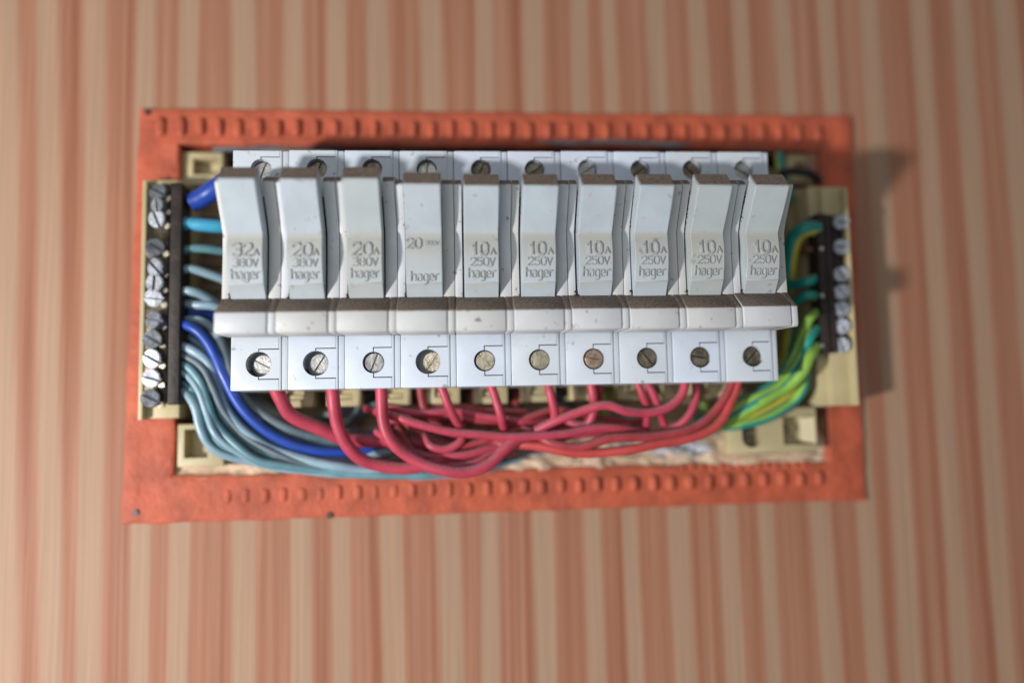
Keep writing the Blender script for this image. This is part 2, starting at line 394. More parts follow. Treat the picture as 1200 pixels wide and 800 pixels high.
# ribs across the channel beside the bars, each its own
for px0, px1, ys in ((216, 262, (250, 283, 306, 335, 420, 448)), (924, 950, (240, 318, 352, 395))):
    for y in ys:
        (x0, z1), (x1, z0) = Um(px0, y, -9), Um(px1, y + 5, -9)
        bm = bmesh.new(); box(bm, x0, x1, -12, -8, z0, z1, .3); bmesh.ops.translate(bm, vec=-BO, verts=bm.verts); finish(bm, 'rib', MAT['tand'], BASE)
def bracket(px0, px1, py0, py1, h, hole_rect=None, slot=None, pin=None, wedge=False):
    (x0, z1), (x1, z0) = Um(px0, py0, h), Um(px1, py1, h)
    bm = bmesh.new(); box(bm, x0, x1, h - 7, h, z0, z1, .5)
    cut = bmesh.new()
    if hole_rect:
        (a, d), (b, c) = Um(hole_rect[0], hole_rect[1], h), Um(hole_rect[2], hole_rect[3], h); box(cut, a, b, h - 5.5, h + 3, c, d)
    if slot:
        (a, d), (b, c) = Um(slot[0], slot[1], h), Um(slot[2], slot[3], h); r = (b - a) / 2
        t = bmesh.new(); poly = [((a + b) / 2 + r * math.cos(q), c + r + r * math.sin(q)) for q in [math.pi + math.pi * i / 12 for i in range(13)]] + [(b, d), (a, d)]
        prism(t, poly, h - 12, h + 3)
        bm = boolean(bm, t)
    bm = boolean(bm, cut)
    bmesh.ops.translate(bm, vec=-BO, verts=bm.verts)
    o = finish(bm, 'corner_bracket', MAT['tan'], BASE)
    if pin:
        x, z = Um(pin[0], pin[1], h - 3); bm = bmesh.new(); cyl(bm, x, z, 1.7, h - 5.4, h - 2.8, 20, .3)
        c = bmesh.new(); cyl(c, x + .1, z, 1.0, h - 4, h, 16); bm = boolean(bm, c)
        bmesh.ops.translate(bm, vec=-BO, verts=bm.verts); finish(bm, 'pin', MAT['tand'], o)
    return o
br = bracket(852, 959, 479, 529, 7.0, (917, 488, 957, 520), (869, 494, 893, 524), (925, 503))
# sloping cheek inside the square recess
(xa, za), (xb, zb) = Um(941, 489, 6), Um(956, 519, 6)
bm = bmesh.new(); prof(bm, [(1.6, zb), (1.6, za), (3, za), (3, zb)], xa, xb)
for v in bm.verts:
    if v.co.x > (xa + xb) / 2 and v.co.y < -2.5: v.co.y = -6.4
bmesh.ops.translate(bm, vec=-BO, verts=bm.verts); finish(bm, 'recess_slope', MAT['tan'], br)
bm = screw_mesh(3.1, 2, .8, 1.0); x, z = Um(881, 513, 3); cut = Matrix.Rotation(math.radians(12), 4, 'Y'); bmesh.ops.transform(bm, matrix=cut, verts=bm.verts)
bmesh.ops.translate(bm, vec=v3(x, 3, z) - BO, verts=bm.verts); finish(bm, 'screw', MAT['tarn'], br)
bracket(208, 262, 497, 546, 3.0, (216, 503, 243, 536))
bracket(256, 312, 528, 546, -2)
bracket(211, 261, 178, 217, -1, (226, 186, 256, 205))
bracket(922, 956, 176, 214, -3, (930, 190, 948, 206))
brect('strap', 905, 952, 476, 486, -8, .6, MAT['tan'])
# clips under the row: centres follow the module pitch
bm = bmesh.new(); box(bm, -5.9, 5.9, -9, 4, -3.2, 4.5, .35)
c = bmesh.new(); box(c, -2.9, 2.9, 2, 6, -.9, 2.2); bm = boolean(bm, c); box(bm, -2.6, 2.6, 1.9, 2.9, -.6, .9, .15)
CLIP = finish(bm, 'clip', MAT['tan'], BASE); first = True
for px, py in ((346, 468), (403, 467), (462, 466), (519, 464), (575, 464), (631, 462), (688, 460), (744, 459), (797, 459), (850, 457)):
    o = CLIP
    if not first: o = CLIP.copy(); COL.objects.link(o); o.parent = BASE
    first = False; o.location = U(px, py - 2, 8) + Vector((0, .004, 0)) - BASE.location
brect('clip_rail', 300, 880, 477, 487, -16, -8, MAT['tand'])

# ------------------------------------------------------------ fuse modules
PX = 595
def zz(py, h, px=PX): return Um(px, py, h)[1]
HT, HL = 27.5, 44.0
xL = Um(286, 375, HL)[0]; xR = Um(904, 372, HL)[0]
PITCH = (xR - xL) / 9; X0 = xL
print('pitch', PITCH)
zm = zz(330, 30)
def zl(py, h): return zz(py, h) - zm
wd = PITCH / 2 - .08
# screw prototype (mesh shared), origin at head centre, built at h=0
def slitbox(c, x0, x1, z0, z1): box(c, x0, x1, HT - 5, HT + 1, z0, z1)
def terminal(zt, zb, hz, hr, slitz, lower, hx_=0.0):
    """terminal block, its narrow side rib, screw well and the stepped cover joint"""
    bm = bmesh.new(); box(bm, -wd, wd - 1.9, -3, HT, zb, zt, .35)
    c = bmesh.new(); cyl(c, hx_, hz, hr, HT - 7, HT + 2, 32)
    bm = boolean(bm, c)
    for s in slitz:
        c = bmesh.new()
        sz = hz + s
        box(c, hx_ - .16, 6.2, HT - 4, HT + 1, sz - .16, sz + .16)
        bm = boolean(bm, c)
        c = bmesh.new(); lo, hi = (hz + hr * .8, sz) if s > 0 else (sz, hz - hr * .8)
        box(c, hx_ - .16, hx_ + .16, HT - 3.9, HT + 1.1, lo, hi); bm = boolean(bm, c)
        c = bmesh.new()
        if s > 0: box(c, 5.95, 6.05, HT - .35, HT + 1.2, sz + .1, zt + 1)
        else: box(c, 5.95, 6.05, HT - .35, HT + 1.2, zb - 1, sz - .1)
        bm = boolean(bm, c)
    t = bmesh.new(); box(t, wd - 2.5, wd, -3.2, HT - .38, zb + .1, zt - .1, .3); merge(bm, t)
    return bm
zA, zB = zl(390, HT), zl(452, HT)          # lower block
zC, zD = zl(177, HT), zl(222, HT)          # upper block
zs_lo, zs_hi = zl(422, HT), zl(198.5, HT)
LOWM = {}
for key, hr, hxo in (('n', 3.45, .25), ('w', 4.0, -.15)):
    LOWM[key] = finish(terminal(zA, zB, zs_lo, hr, (4.75, -4.75), True, hxo), 'terminal_block', MAT['plastic'])
UPM = finish(terminal(zC, zD - 6, zs_hi, 3.3, (3.95,), False, .1), 'terminal_block', MAT['plastic'])
# middle housing
bm = bmesh.new(); box(bm, -wd + .1, wd - .1, -3, 25, zA + .2, zD - 6.2, .2); box(bm, -wd + .3, wd - .3, 25, 30, zA - .5 + 1, zl(232, 28), .2)
HOUS = finish(bm, 'housing', MAT['dark'])
# cheeks either side of the handle
def cheek(x0, x1, dz=0):
    p = [(37.0, zl(350, 37)), (36.6, zl(300, 37)), (36.8, zl(274, 37)), (38.5, zl(260, 38.5)), (45.0, zl(218, 45) + dz), (44.5, zl(213, 45) + dz), (42.5, zl(209.5, 44) + dz), (28.5, zl(212, 30) + dz), (28.5, zl(350, 32))]
    bm = bmesh.new(); prof(bm, p, x0, x1, .28); return bm
FX0, FX1 = -6.0, 4.7
CHK = {}
for k, dz in (('tall', .9), ('short', 0)):
    CHK[k] = (finish(cheek(-wd, FX0 - .45, dz), 'cheek', MAT['cheek']), finish(cheek(FX1 + .45, wd, dz), 'cheek', MAT['cheek']))
# handle flap: convex grip, bend, lip leaning out
def fprofile(dz):
    ft = [(51.0, zl(217.5, 51.0) + dz), (48.6, zl(233, 48.6) + dz * .7), (45.4, zl(252, 45.4) + dz * .3), (43.0, zl(265, 43)), (41.9, zl(271, 41.9)), (41.4, zl(275, 41.4)), (41.55, zl(280, 41.5)),
          (41.9, zl(290, 41.9)), (42.0, zl(300, 42)), (41.6, zl(312, 41.6)), (40.6, zl(324, 40.6)), (40.35, zl(331, 40.35)), (40.15, zl(331.6, 40.1)), (38.4, zl(341, 38.4)), (37.0, zl(350, 37))]
    return ft
STN = [0, 0, .0, .0, .05, .75, .8, .62, .5, .32, .12, .05, .5, .05, .12]
def handle_mesh(dz, x0, x1, name='handle'):
    ft = fprofile(dz); bk = [(34.5, zl(350, 35)), (34.5, zl(275, 37)), (40.5, zl(240, 42)), (46.4, zl(203.5, 46.6) + dz)]
    # gentle subdivision so the stain can fade
    bm = bmesh.new(); prof(bm, ft + bk, x0, x1, .0)
    ed = [e for e in bm.edges if e.calc_face_angle(0) > math.radians(35)]
    bmesh.ops.bevel(bm, geom=ed, offset=.3, segments=3, affect='EDGES', clamp_overlap=True)
    lay = bm.verts.layers.float.new('stain')
    for v in bm.verts:
        z = v.co.z; h = -v.co.y; s = 0
        if h > 36.8:
            for i in range(len(ft) - 1):
                if ft[i + 1][1] <= z <= ft[i][1]:
                    t = (z - ft[i][1]) / (ft[i + 1][1] - ft[i][1]); s = STN[i] + (STN[i + 1] - STN[i]) * t
        v[lay] = s
    return finish(bm, name, MAT['handle'], angle=38)
HND = {'tall': handle_mesh(1.9, FX0, FX1), 'short': handle_mesh(0, FX0, FX1), 'wide': handle_mesh(.4, FX0 - .1, FX1 + .35)}
# carrier ledge with dusty sloping top
def ledge_mesh(x0, x1, back=0):
    k = back
    p = [(36.9, zl(346.5, 37)), (43.2 - k, zl(360.5, 43.2)), (43.9 - k, zl(362.5, 44)), (44.1 - k, zl(384, 44)), (43.5 - k, zl(387.5, 43.5)), (30, zl(389, 36)), (29, zl(352, 33)), (34, zl(348, 34))]
    bm = bmesh.new(); prof(bm, p, x0, x1, .35); return bm
bm = ledge_mesh(-wd, wd - 2.35); t = ledge_mesh(wd - 2.2, wd, .35); merge(bm, t)
LEDG = finish(bm, 'carrier_ledge', MAT['cheek'], angle=50)

GLYPH = {
 '0': [[(.25, 0), (0, .22), (0, .78), (.25, 1), (.75, 1), (1, .78), (1, .22), (.75, 0), (.25, 0)]],
 '1': [[(.2, .78), (.6, 1), (.6, 0)]],
 '2': [[(0, .78), (.2, 1), (.8, 1), (1, .8), (1, .62), (0, 0), (1, 0)]],
 '3': [[(0, .9), (.25, 1), (.8, 1), (1, .82), (1, .66), (.75, .52), (.4, .52)], [(.75, .52), (1, .38), (1, .2), (.8, 0), (.2, 0), (0, .12)]],
 '5': [[(1, 1), (.1, 1), (.05, .56), (.7, .6), (1, .42), (1, .2), (.75, 0), (.2, 0), (0, .12)]],
 '8': [[(.25, .52), (.05, .68), (.05, .85), (.25, 1), (.75, 1), (.95, .85), (.95, .68), (.75, .52), (.25, .52), (0, .36), (0, .18), (.22, 0), (.78, 0), (1, .18), (1, .36), (.75, .52)]],
 'A': [[(0, 0), (.5, 1), (1, 0)], [(.2, .36), (.8, .36)]],
 'V': [[(0, 1), (.5, 0), (1, 1)]],
 'h': [[(.02, 1.5), (.02, 0)], [(.02, .72), (.3, 1), (.75, 1), (.98, .78), (.98, 0)]],
 'a': [[(.1, 1), (.72, 1), (.95, .8), (.95, 0)], [(.95, .56), (.3, .56), (.05, .4), (.05, .16), (.25, 0), (.65, 0), (.95, .2)]],
 'g': [[(.95, 1), (.95, -.28), (.7, -.5), (.15, -.5)], [(.95, .78), (.7, 1), (.3, 1), (.05, .78), (.05, .22), (.3, 0), (.7, 0), (.95, .22)]],
 'e': [[(.08, .5), (.95, .5), (.95, .76), (.7, 1), (.3, 1), (.05, .76), (.05, .22), (.3, 0), (.88, .02)]],
 'r': [[(.1, 0), (.1, 1)], [(.1, .68), (.4, 1), (.85, .98)]], ' ': [],
}
def text_on(string, cx, cz, width, height, dz, parent_mat, raised=.28, stroke=.16):
    """raised lettering laid on the curved grip; height is that of a figure or of the letter a"""
    ft = fprofile(dz)
    def hz(z):
        for i in range(len(ft) - 1):
            if ft[i + 1][1] <= z <= ft[i][1]:
                t = (z - ft[i][1]) / (ft[i + 1][1] - ft[i][1]); return ft[i][0] + (ft[i + 1][0] - ft[i][0]) * t
        return 41
    n = len(string); cw = width / (n + .28 * (n - 1)); bm = bmesh.new()
    for k, ch in enumerate(string):
        ox = cx - width / 2 + k * cw * 1.28
        for line in GLYPH[ch]:
            P = [Vector((ox + x * cw, cz + y * height)) for x, y in line]; w = stroke
            Lr, Rr = [], []
            for i, p in enumerate(P):
                closed = (P[0] - P[-1]).length < 1e-6
                pa = P[i - 1] if i else (P[-2] if closed else p); pb = P[i + 1] if i < len(P) - 1 else (P[1] if closed else p)
                d1 = (p - pa).normalized() if (p - pa).length > 1e-9 else (pb - p).normalized()
                d2 = (pb - p).normalized() if (pb - p).length > 1e-9 else d1
                t = (d1 + d2); t = t.normalized() if t.length > .1 else d1
                nn = Vector((-t.y, t.x)); m = min(1.6, 1 / max(.3, abs(nn.dot(Vector((-d1.y, d1.x))))))
                Lr.append(p + nn * w * m); Rr.append(p - nn * w * m)
            def mk(q, e): return bm.verts.new(v3(q.x, hz(q.y) + e, q.y))
            TL = [mk(q * .72 + p * .28, raised) for q, p in zip(Lr, P)]; TR = [mk(q * .72 + p * .28, raised) for q, p in zip(Rr, P)]
            BL = [mk(q, -.2) for q in Lr]; BR = [mk(q, -.2) for q in Rr]
            for i in range(len(P) - 1):
                bm.faces.new([TL[i], TL[i + 1], TR[i + 1], TR[i]]); bm.faces.new([TL[i], BL[i], BL[i + 1], TL[i + 1]]); bm.faces.new([TR[i], TR[i + 1], BR[i + 1], BR[i]])
            bm.faces.new([TL[0], TR[0], BR[0], BL[0]]); bm.faces.new([TL[-1], BL[-1], BR[-1], TR[-1]])
    return finish(bm, 'lettering', parent_mat, smooth=False)
cxF = (FX0 + FX1) / 2
def letter_set(a, aw, v, wide=False):
    out = []; L = MAT['letter']
    if not wide:
        out.append(text_on(a, cxF - .9, zl(298.5, 41.8), aw, 3.6, 0, L, .5, .42))
        out.append(text_on('A', cxF + 3.3, zl(298.5, 41.8), 1.6, 1.9, 0, L, .42, .22))
        out.append(text_on(v, cxF + .1, zl(311.0, 41.5), 7.4, 2.3, 0, L, .38, .17))
        out.append(text_on('hager', cxF + .1, zl(325.0, 40.5), 8.5, 1.9, 0, L, .40, .19))
    else:
        out.append(text_on(a, cxF - 3.0, zl(290.5, 41.8), 4.3, 2.9, 0, L, .4, .32))
        out.append(text_on('380V', cxF + 2.6, zl(287, 41.8), 4.2, 1.3, 0, L, .2, .14))
        out.append(text_on('hager', cxF + .3, zl(328.5, 40.5), 8.5, 1.9, 0, L, .40, .19))
    return out
LET = {'32': letter_set('32', 5.6, '380V'), '20': letter_set('20', 5.6, '380V'), '20w': letter_set('20', 4, '', True), '10': letter_set('10', 5.0, '250V')}
SCR = finish(screw_mesh(3.0, 5, .55, 1.3), 'screw', MAT['silver'])
bpy.context.view_layer.update()
protos = list(LOWM.values()) + [UPM, HOUS, LEDG, SCR] + [o for t in CHK.values() for o in t] + list(HND.values()) + [o for t in LET.values() for o in t]
def put(proto, parent, name=None, mat=None, loc=None, rot=None):
    o = proto.copy(); COL.objects.link(o); o.parent = parent; o.name = name or proto.data.name.split('.')[0]
    if mat:
        o.material_slots[0].link = 'OBJECT'; o.material_slots[0].material = mat
    if loc is not None: o.location = loc
    if rot is not None: o.rotation_euler = rot
    return o
MODS = [  # handle kind, lettering, screw material, slot angle, screw x offset, depth, screw sub size, z shift, label
    ('tall', '32', 'silver', -28, .45, -2.2, 'w', 0.5, 'white fuse module reading 32A 380V, beside the thick royal blue wire'),
    ('tall', '20', 'silver', 58, .5, -2.0, 'w', 0.1, 'white 20A 380V fuse module with rust crumbs on its upper lip'),
    ('tall', '20', 'silver', 68, .1, -1.4, 'n', .5, 'white 20A 380V fuse module just right of the rusty-lipped one'),
    ('wide', '20w', 'brass', 55, .95, -2.0, 'w', 0.3, 'white fuse module with worn number 20, its lower screw off centre in the well'),
    ('short', '10', 'brass', -42, .25, -.6, 'n', 0, 'white 10A 250V fuse module directly beside the 20A ones'),
    ('short', '10', 'brass', -62, .25, -.6, 'n', 0, 'white 10A 250V fuse module second from the 20A ones, pale brass lower screw'),
    ('short', '10', 'copper', -12, .1, .2, 'n', .3, 'white 10A 250V fuse module with a coppery lower screw standing proud'),
    ('short', '10', 'tarn', -52, .1, -.3, 'n', 0.1, 'white 10A 250V fuse module third from the right, two thin wires splaying below'),
    ('short', '10', 'tarn', -10, -.1, -.4, 'n', .3, 'white 10A 250V fuse module second from the right, dull level-slotted lower screw'),
    ('short', '10', 'tarn', 48, .0, -1.4, 'n', .2, 'white 10A 250V fuse module beside the green and yellow wires'),
]
random.seed(11)
for i, (hk, lt, sm, ang, sx, dep, well, dz, label) in enumerate(MODS):
    root = empty('fuse_module', (0, 0, 0)); tag(root, label, 'fuse', 'fuse modules in a row')
    root.location = ((X0 + PITCH * i) * MM, 0, zm * MM)
    put(HOUS, root)
    tb = put(LOWM[well], root); tt = put(UPM, root, loc=Vector((0, 0, random.uniform(-.15, .15) * MM)))
    sc = put(SCR, tb, 'screw', MAT[sm], v3(sx + .25, HT + dep, zs_lo) * MM, (0, -math.radians(ang), 0))
    su = put(SCR, tt, 'screw', MAT['tarn' if i % 3 else 'silver'], v3(.1, HT - 2.0 - random.random(), zs_hi) * MM, (0, -math.radians(random.choice((80, -50, 35, 70, -30))), 0))
    ck = 'tall' if hk == 'tall' else 'short'
    jz = dz * .4 * MM; jx = random.uniform(-.12, .12) * MM
    for c in CHK[ck]: put(c, root, loc=Vector((0, 0, jz * .3)))
    hd = put(HND[hk], root, loc=Vector((jx, random.uniform(-.25, .25) * MM, jz)))
    hd.rotation_euler = (0, math.radians(random.uniform(-.35, .35)), 0)
    for l in LET[lt]: put(l, hd, 'lettering')
    put(LEDG, root, loc=Vector((random.uniform(-.05, .05) * MM, random.uniform(-.2, .2) * MM, random.uniform(-.15, .15) * MM)))
    bm = bmesh.new()                                        # grime lodged in the gap beside the handle
    for q in range(22):
        t = bmesh.new(); bmesh.ops.create_icosphere(t, subdivisions=1, radius=random.uniform(.15, .42))
        k = random.random(); lowc = q < 6
        if lowc: x, z, h = FX0 - .2 + random.gauss(0, .35), zl(346, 38) + random.random() * 1.2, 37.2
        else: z = zl(222 + 55 * k, 44 - 7 * k); x = FX0 - .25 + random.gauss(0, .12); h = 44 - 8 * k + random.uniform(-1, .2)
        for v in t.verts: v.co *= random.uniform(.7, 1.3)
        bmesh.ops.translate(t, vec=v3(x, h, z), verts=t.verts); merge(bm, t)
    tag(finish(bm, 'grime', MAT['grime'], root, smooth=False), kind='stuff')
    if i == 1:                                              # crumbs of rust along the lip
        bm = bmesh.new()
        for q in range(60):
            t = bmesh.new(); bmesh.ops.create_icosphere(t, subdivisions=1, radius=random.uniform(.1, .32))
            x = random.uniform(FX0, FX1); z = zl(217, 51) + 1.9 + random.uniform(-.7, .8)
            bmesh.ops.translate(t, vec=v3(x, 50.8 + random.uniform(-.8, .1) - abs(z - zl(217, 51) - 1.9) * .3, z), verts=t.verts); merge(bm, t)
        o = finish(bm, 'rust_crumbs', MAT['brown'], root, smooth=False); tag(o, kind='stuff')
for p in protos: bpy.data.objects.remove(p)

# ------------------------------------------------------------ terminal bars
def bar_left():
    root = empty('neutral_bar', U(195, 470, 3)); tag(root, 'long dark terminal bar with a silver screw column, holding the blue wires', 'terminal bar')
    off = root.location * 1000
    def bx(name, a, b, c, d, h0, h1, mat, bev=.3):
        (x0, z1), (x1, z0) = R4(a, b, c, d, h1); bm = bmesh.new(); box(bm, x0, x1, h0, h1, z0, z1, bev)
        bmesh.ops.translate(bm, vec=-off, verts=bm.verts); return finish(bm, name, mat, root)
    bx('insulating_strip', 198, 211, 214, 474, 4.5, 13.5, MAT['bar'])
    bx('brass_strip', 171, 197.4, 216, 472, 4.5, 9.5, MAT['barbrass'])
    bm = screw_mesh(3.0, 5, .95, 1.3, seg=22); sp = finish(bm, 'screw', MAT['zinc'], root)
    bm = bmesh.new(); cyl(bm, 0, 0, 1.1, -3, 0, 12, .3); sm = finish(bm, 'rivet', MAT['brass'], root)
    ys = (224, 240, 256, 289, 313, 331, 349, 374, 397, 420, 443, 466)
    for k, y in enumerate(ys):
        o = sp if k == 0 else sp.copy(); q = sm if k == 0 else sm.copy()
        for w in (o, q):
            if k: COL.objects.link(w); w.parent = root
        px = 184 - (y - 224) * .035
        if k == 1: o.scale = (.8, .8, .8)
        o.location = U(px, y, 13 + random.uniform(-.8, .8)) - root.location
        o.rotation_euler = (random.uniform(-.35, .35), random.uniform(0, 3), random.uniform(-.45, .3))
        q.location = U(px + 12, y + 8, 11) - root.location; q.rotation_euler = (0, 0, random.uniform(-.3, .3))
bar_left()
def bar_right():
    root = empty('earth_bar', U(975, 410, 3)); tag(root, 'short dark terminal bar with silver screws, holding the green and yellow wires', 'terminal bar')
    off = root.location * 1000
    def bx(name, a, b, c, d, h0, h1, mat, bev=.3):
        (x0, z1), (x1, z0) = R4(a, b, c, d, h1); bm = bmesh.new(); box(bm, x0, x1, h0, h1, z0, z1, bev)
        bmesh.ops.translate(bm, vec=-off, verts=bm.verts); return finish(bm, name, mat, root)
    bx('insulating_strip', 961, 970, 250, 414, 8.5, 16.5, MAT['bar']); bx('metal_strip', 970.6, 978, 251, 413, 8.5, 15.8, MAT['bar']); bx('screw_bed', 978.5, 991, 252, 411, 8.5, 12.8, MAT['bar'])
    bm = screw_mesh(2.75, 3, .85, 1.2, seg=22); t = bmesh.new(); cyl(t, 0, 0, 1.7, -9, -2.9, 16); merge(bm, t); sp = finish(bm, 'screw', MAT['zinc'], root)
    bm = bmesh.new(); cyl(bm, 0, 0, .9, -2, 0, 12, .25); rv = finish(bm, 'rivet', MAT['silver'], root)
    for k, (y, a) in enumerate(((260, .2), (289, .1), (321, 1.2), (342, .9), (362, 1.1), (382, 1.0), (404, 1.4))):
        o = sp if k == 0 else sp.copy()
        if k: COL.objects.link(o); o.parent = root
        o.location = U(986.5, y, 15.5) - root.location; o.rotation_euler = (random.uniform(-.1, .1), a, -.42)
    for k, (x, y) in enumerate(((963.5, 291), (964, 346), (964, 405))):
        o = rv if k == 0 else rv.copy()
        if k: COL.objects.link(o); o.parent = root
        o.location = U(x, y, 17.0) - root.location
bar_right()

# ------------------------------------------------------------ wires
def catmull(P, n=10):
    out = []
    Q = [P[0] * 2 - P[1]] + P + [P[-1] * 2 - P[-2]]
    for i in range(1, len(Q) - 2):
        a, b, c, d = Q[i - 1:i + 3]
        for k in range(n):
            t = k / n
            out.append(.5 * ((2 * b) + (c - a) * t + (2 * a - 5 * b + 4 * c - d) * t * t + (3 * b - a - 3 * c + d) * t ** 3))
    out.append(P[-1]); return out
def cat_side(name): return name != 'red_wire'
def wire(name, path, r, mats, label, cat='wire', group=None, stripe=None, seg=16, bare=0, twist=0):
    if cat_side(name):
        path = [(x, y, h + 1.0 * max(0, min(1, (240 - x) / 28)) + 4.0 * max(0, min(1, (x - 926) / 22))) if y > 215 else (x, y, h) for x, y, h in path]
    P = [U(*p) for p in path]; root_loc = P[0].copy()
    C = catmull([p - root_loc for p in P], 9); r *= MM
    for i in range(1, len(C) - 1): C[i] = C[i] + Vector([noise.noise(C[i] * 70 + Vector((k * 7, len(label), len(path)))) for k in range(3)]) * .0007 * min(1, i / 6, (len(C) - 1 - i) / 6)
    bm = bmesh.new(); rings = []; T = (C[1] - C[0]).normalized(); Nn = T.orthogonal().normalized(); L = 0
    up = Vector((0, -1, .3)).normalized(); Nn = (up - T * up.dot(T)).normalized(); lens = []
    for i, c in enumerate(C):
        T2 = (C[min(i + 1, len(C) - 1)] - C[max(i - 1, 0)]).normalized()
        Nn = (Nn - T2 * Nn.dot(T2)).normalized(); B = T2.cross(Nn)
        rings.append([bm.verts.new(c + (Nn * math.cos(2 * math.pi * k / seg) + B * math.sin(2 * math.pi * k / seg)) * r) for k in range(seg)])
        lens.append(L); 
        if i < len(C) - 1: L += (C[i + 1] - c).length
    for i in range(len(C) - 1):
        for k in range(seg):
            f = bm.faces.new([rings[i][k], rings[i][(k + 1) % seg], rings[i + 1][(k + 1) % seg], rings[i + 1][k]])
            if stripe is not None:
                a = (k + .5) / seg + stripe + twist * lens[i] / .1
                f.material_index = 1 if (a % 1) < .42 else 0
    bm.faces.new(rings[0][::-1]); bm.faces.new(rings[-1])
    o = finish(bm, name, [MAT[m] for m in mats], scale=1, angle=60)
    o.location = root_loc; tag(o, label, cat, group)
    if bare:                                                # bare copper core at the start
        d = (C[0] - C[1]).normalized(); b2 = bmesh.new()
        bmesh.ops.create_cone(b2, cap_ends=True, segments=10, radius1=r * .55, radius2=r * .55, depth=bare * MM)
        q = d.to_track_quat('Z', 'Y').to_matrix().to_4x4(); bmesh.ops.transform(b2, matrix=Matrix.Translation(d * bare * MM * .5) @ q, verts=b2.verts)
        finish(b2, 'copper_core', MAT['cu'], o, scale=1)
    return o
GR, GB, GG = 'red wires under the fuse modules', 'blue and grey wires on the left', 'green and yellow earth wires on the right'
RW = lambda path, r, label, m='red', bare=1.5: wire('red_wire', path, r, [m], label, group=GR, bare=bare)
RW([(322, 452, 17), (330, 468, 16), (342, 486, 14), (372, 500, 11), (402, 512, 8), (440, 517, 6), (490, 519, 5), (540, 520, 3)], 2.35, 'thick red wire from the leftmost fuse module, curving right behind its neighbour')
RW([(389, 448, 18), (391, 475, 18), (396, 500, 16), (407, 522, 14), (430, 541, 12), (470, 547, 11), (510, 541, 10), (545, 533, 8), (600, 528, 5)], 2.15, 'thick red wire from the second fuse module, dropping then sweeping right')
RW([(447, 446, 19), (447, 470, 19), (449, 494, 18), (458, 516, 17), (480, 534, 16), (510, 549, 16), (545, 553, 16), (572, 543, 16), (590, 527, 15), (612, 513, 13), (650, 506, 9)], 2.0, 'red wire from the third fuse module, hanging lowest over the orange frame')
RW([(514, 445, 17), (523, 468, 17), (533, 490, 15), (540, 505, 12), (540, 518, 12), (524, 527, 12), (505, 523, 12), (495, 508, 9)], 1.5, 'red wire under the wide-handled module, curling back in a hook')
RW([(491, 448, 10), (497, 478, 9), (511, 494, 8), (527, 508, 6), (560, 520, 5)], 1.5, 'dull red wire slanting behind the hooked wire', 'redd')
RW([(430, 478, 4), (462, 489, 14), (500, 499, 15), (545, 507, 15), (600, 511, 15), (660, 509, 15), (702, 502, 15), (745, 506, 13), (790, 516, 8)], 1.5, 'red wire running level across the middle of the bundle')
RW([(574, 446, 17), (580, 468, 17), (588, 490, 16), (592, 506, 11)], 1.5, 'short red wire from the fifth module, dipping behind the level one')
RW([(641, 444, 17), (646, 465, 17), (650, 489, 15), (640, 500, 8)], 1.5, 'short red wire from the sixth module, almost upright')
RW([(804, 438, 19), (800, 458, 19), (788, 473, 19), (765, 483, 19), (735, 482, 19), (712, 476, 19), (685, 480, 18), (655, 492, 16), (628, 504, 13)], 1.55, 'red wire arching over the others from the ninth module to the middle')
RW([(691, 442, 17), (695, 465, 17), (696, 482, 14), (689, 497, 12), (676, 498, 11), (655, 487, 9)], 1.6, 'red wire from the seventh module, turning in a U behind the arching one')
RW([(700, 442, 14), (702, 458, 14), (699, 475, 10)], 1.4, 'stub of red wire beside the U-shaped one', 'redd')
RW([(745, 442, 17), (751, 462, 17), (758, 482, 15), (757, 504, 10)], 1.35, 'left of the two thin red wires splaying under the third module from the right')
RW([(755, 442, 17), (765, 462, 17), (774, 482, 15), (781, 504, 10)], 1.35, 'right of the two thin red wires splaying under the third module from the right')
RW([(815, 446, 15), (815, 468, 15), (806, 488, 15), (790, 501, 13), (765, 508, 11), (720, 512, 9)], 1.4, 'thin red wire with a frayed end, curving left under the second module from the right')
RW([(861, 440, 17), (849, 468, 17), (830, 490, 17), (805, 504, 17), (765, 511, 17), (715, 514, 17), (680, 523, 16), (650, 520, 15), (630, 510, 13), (612, 502, 10)], 1.6, 'dark red wire from the last module, upper of the long pair', 'redd')
RW([(867, 438, 17), (859, 466, 17), (845, 493, 17), (820, 510, 17), (780, 518, 17), (740, 526, 17), (700, 531, 16), (660, 528, 15), (620, 522, 13), (580, 520, 9)], 1.6, 'orange red wire from the last module, lower of the long pair', 'orred')
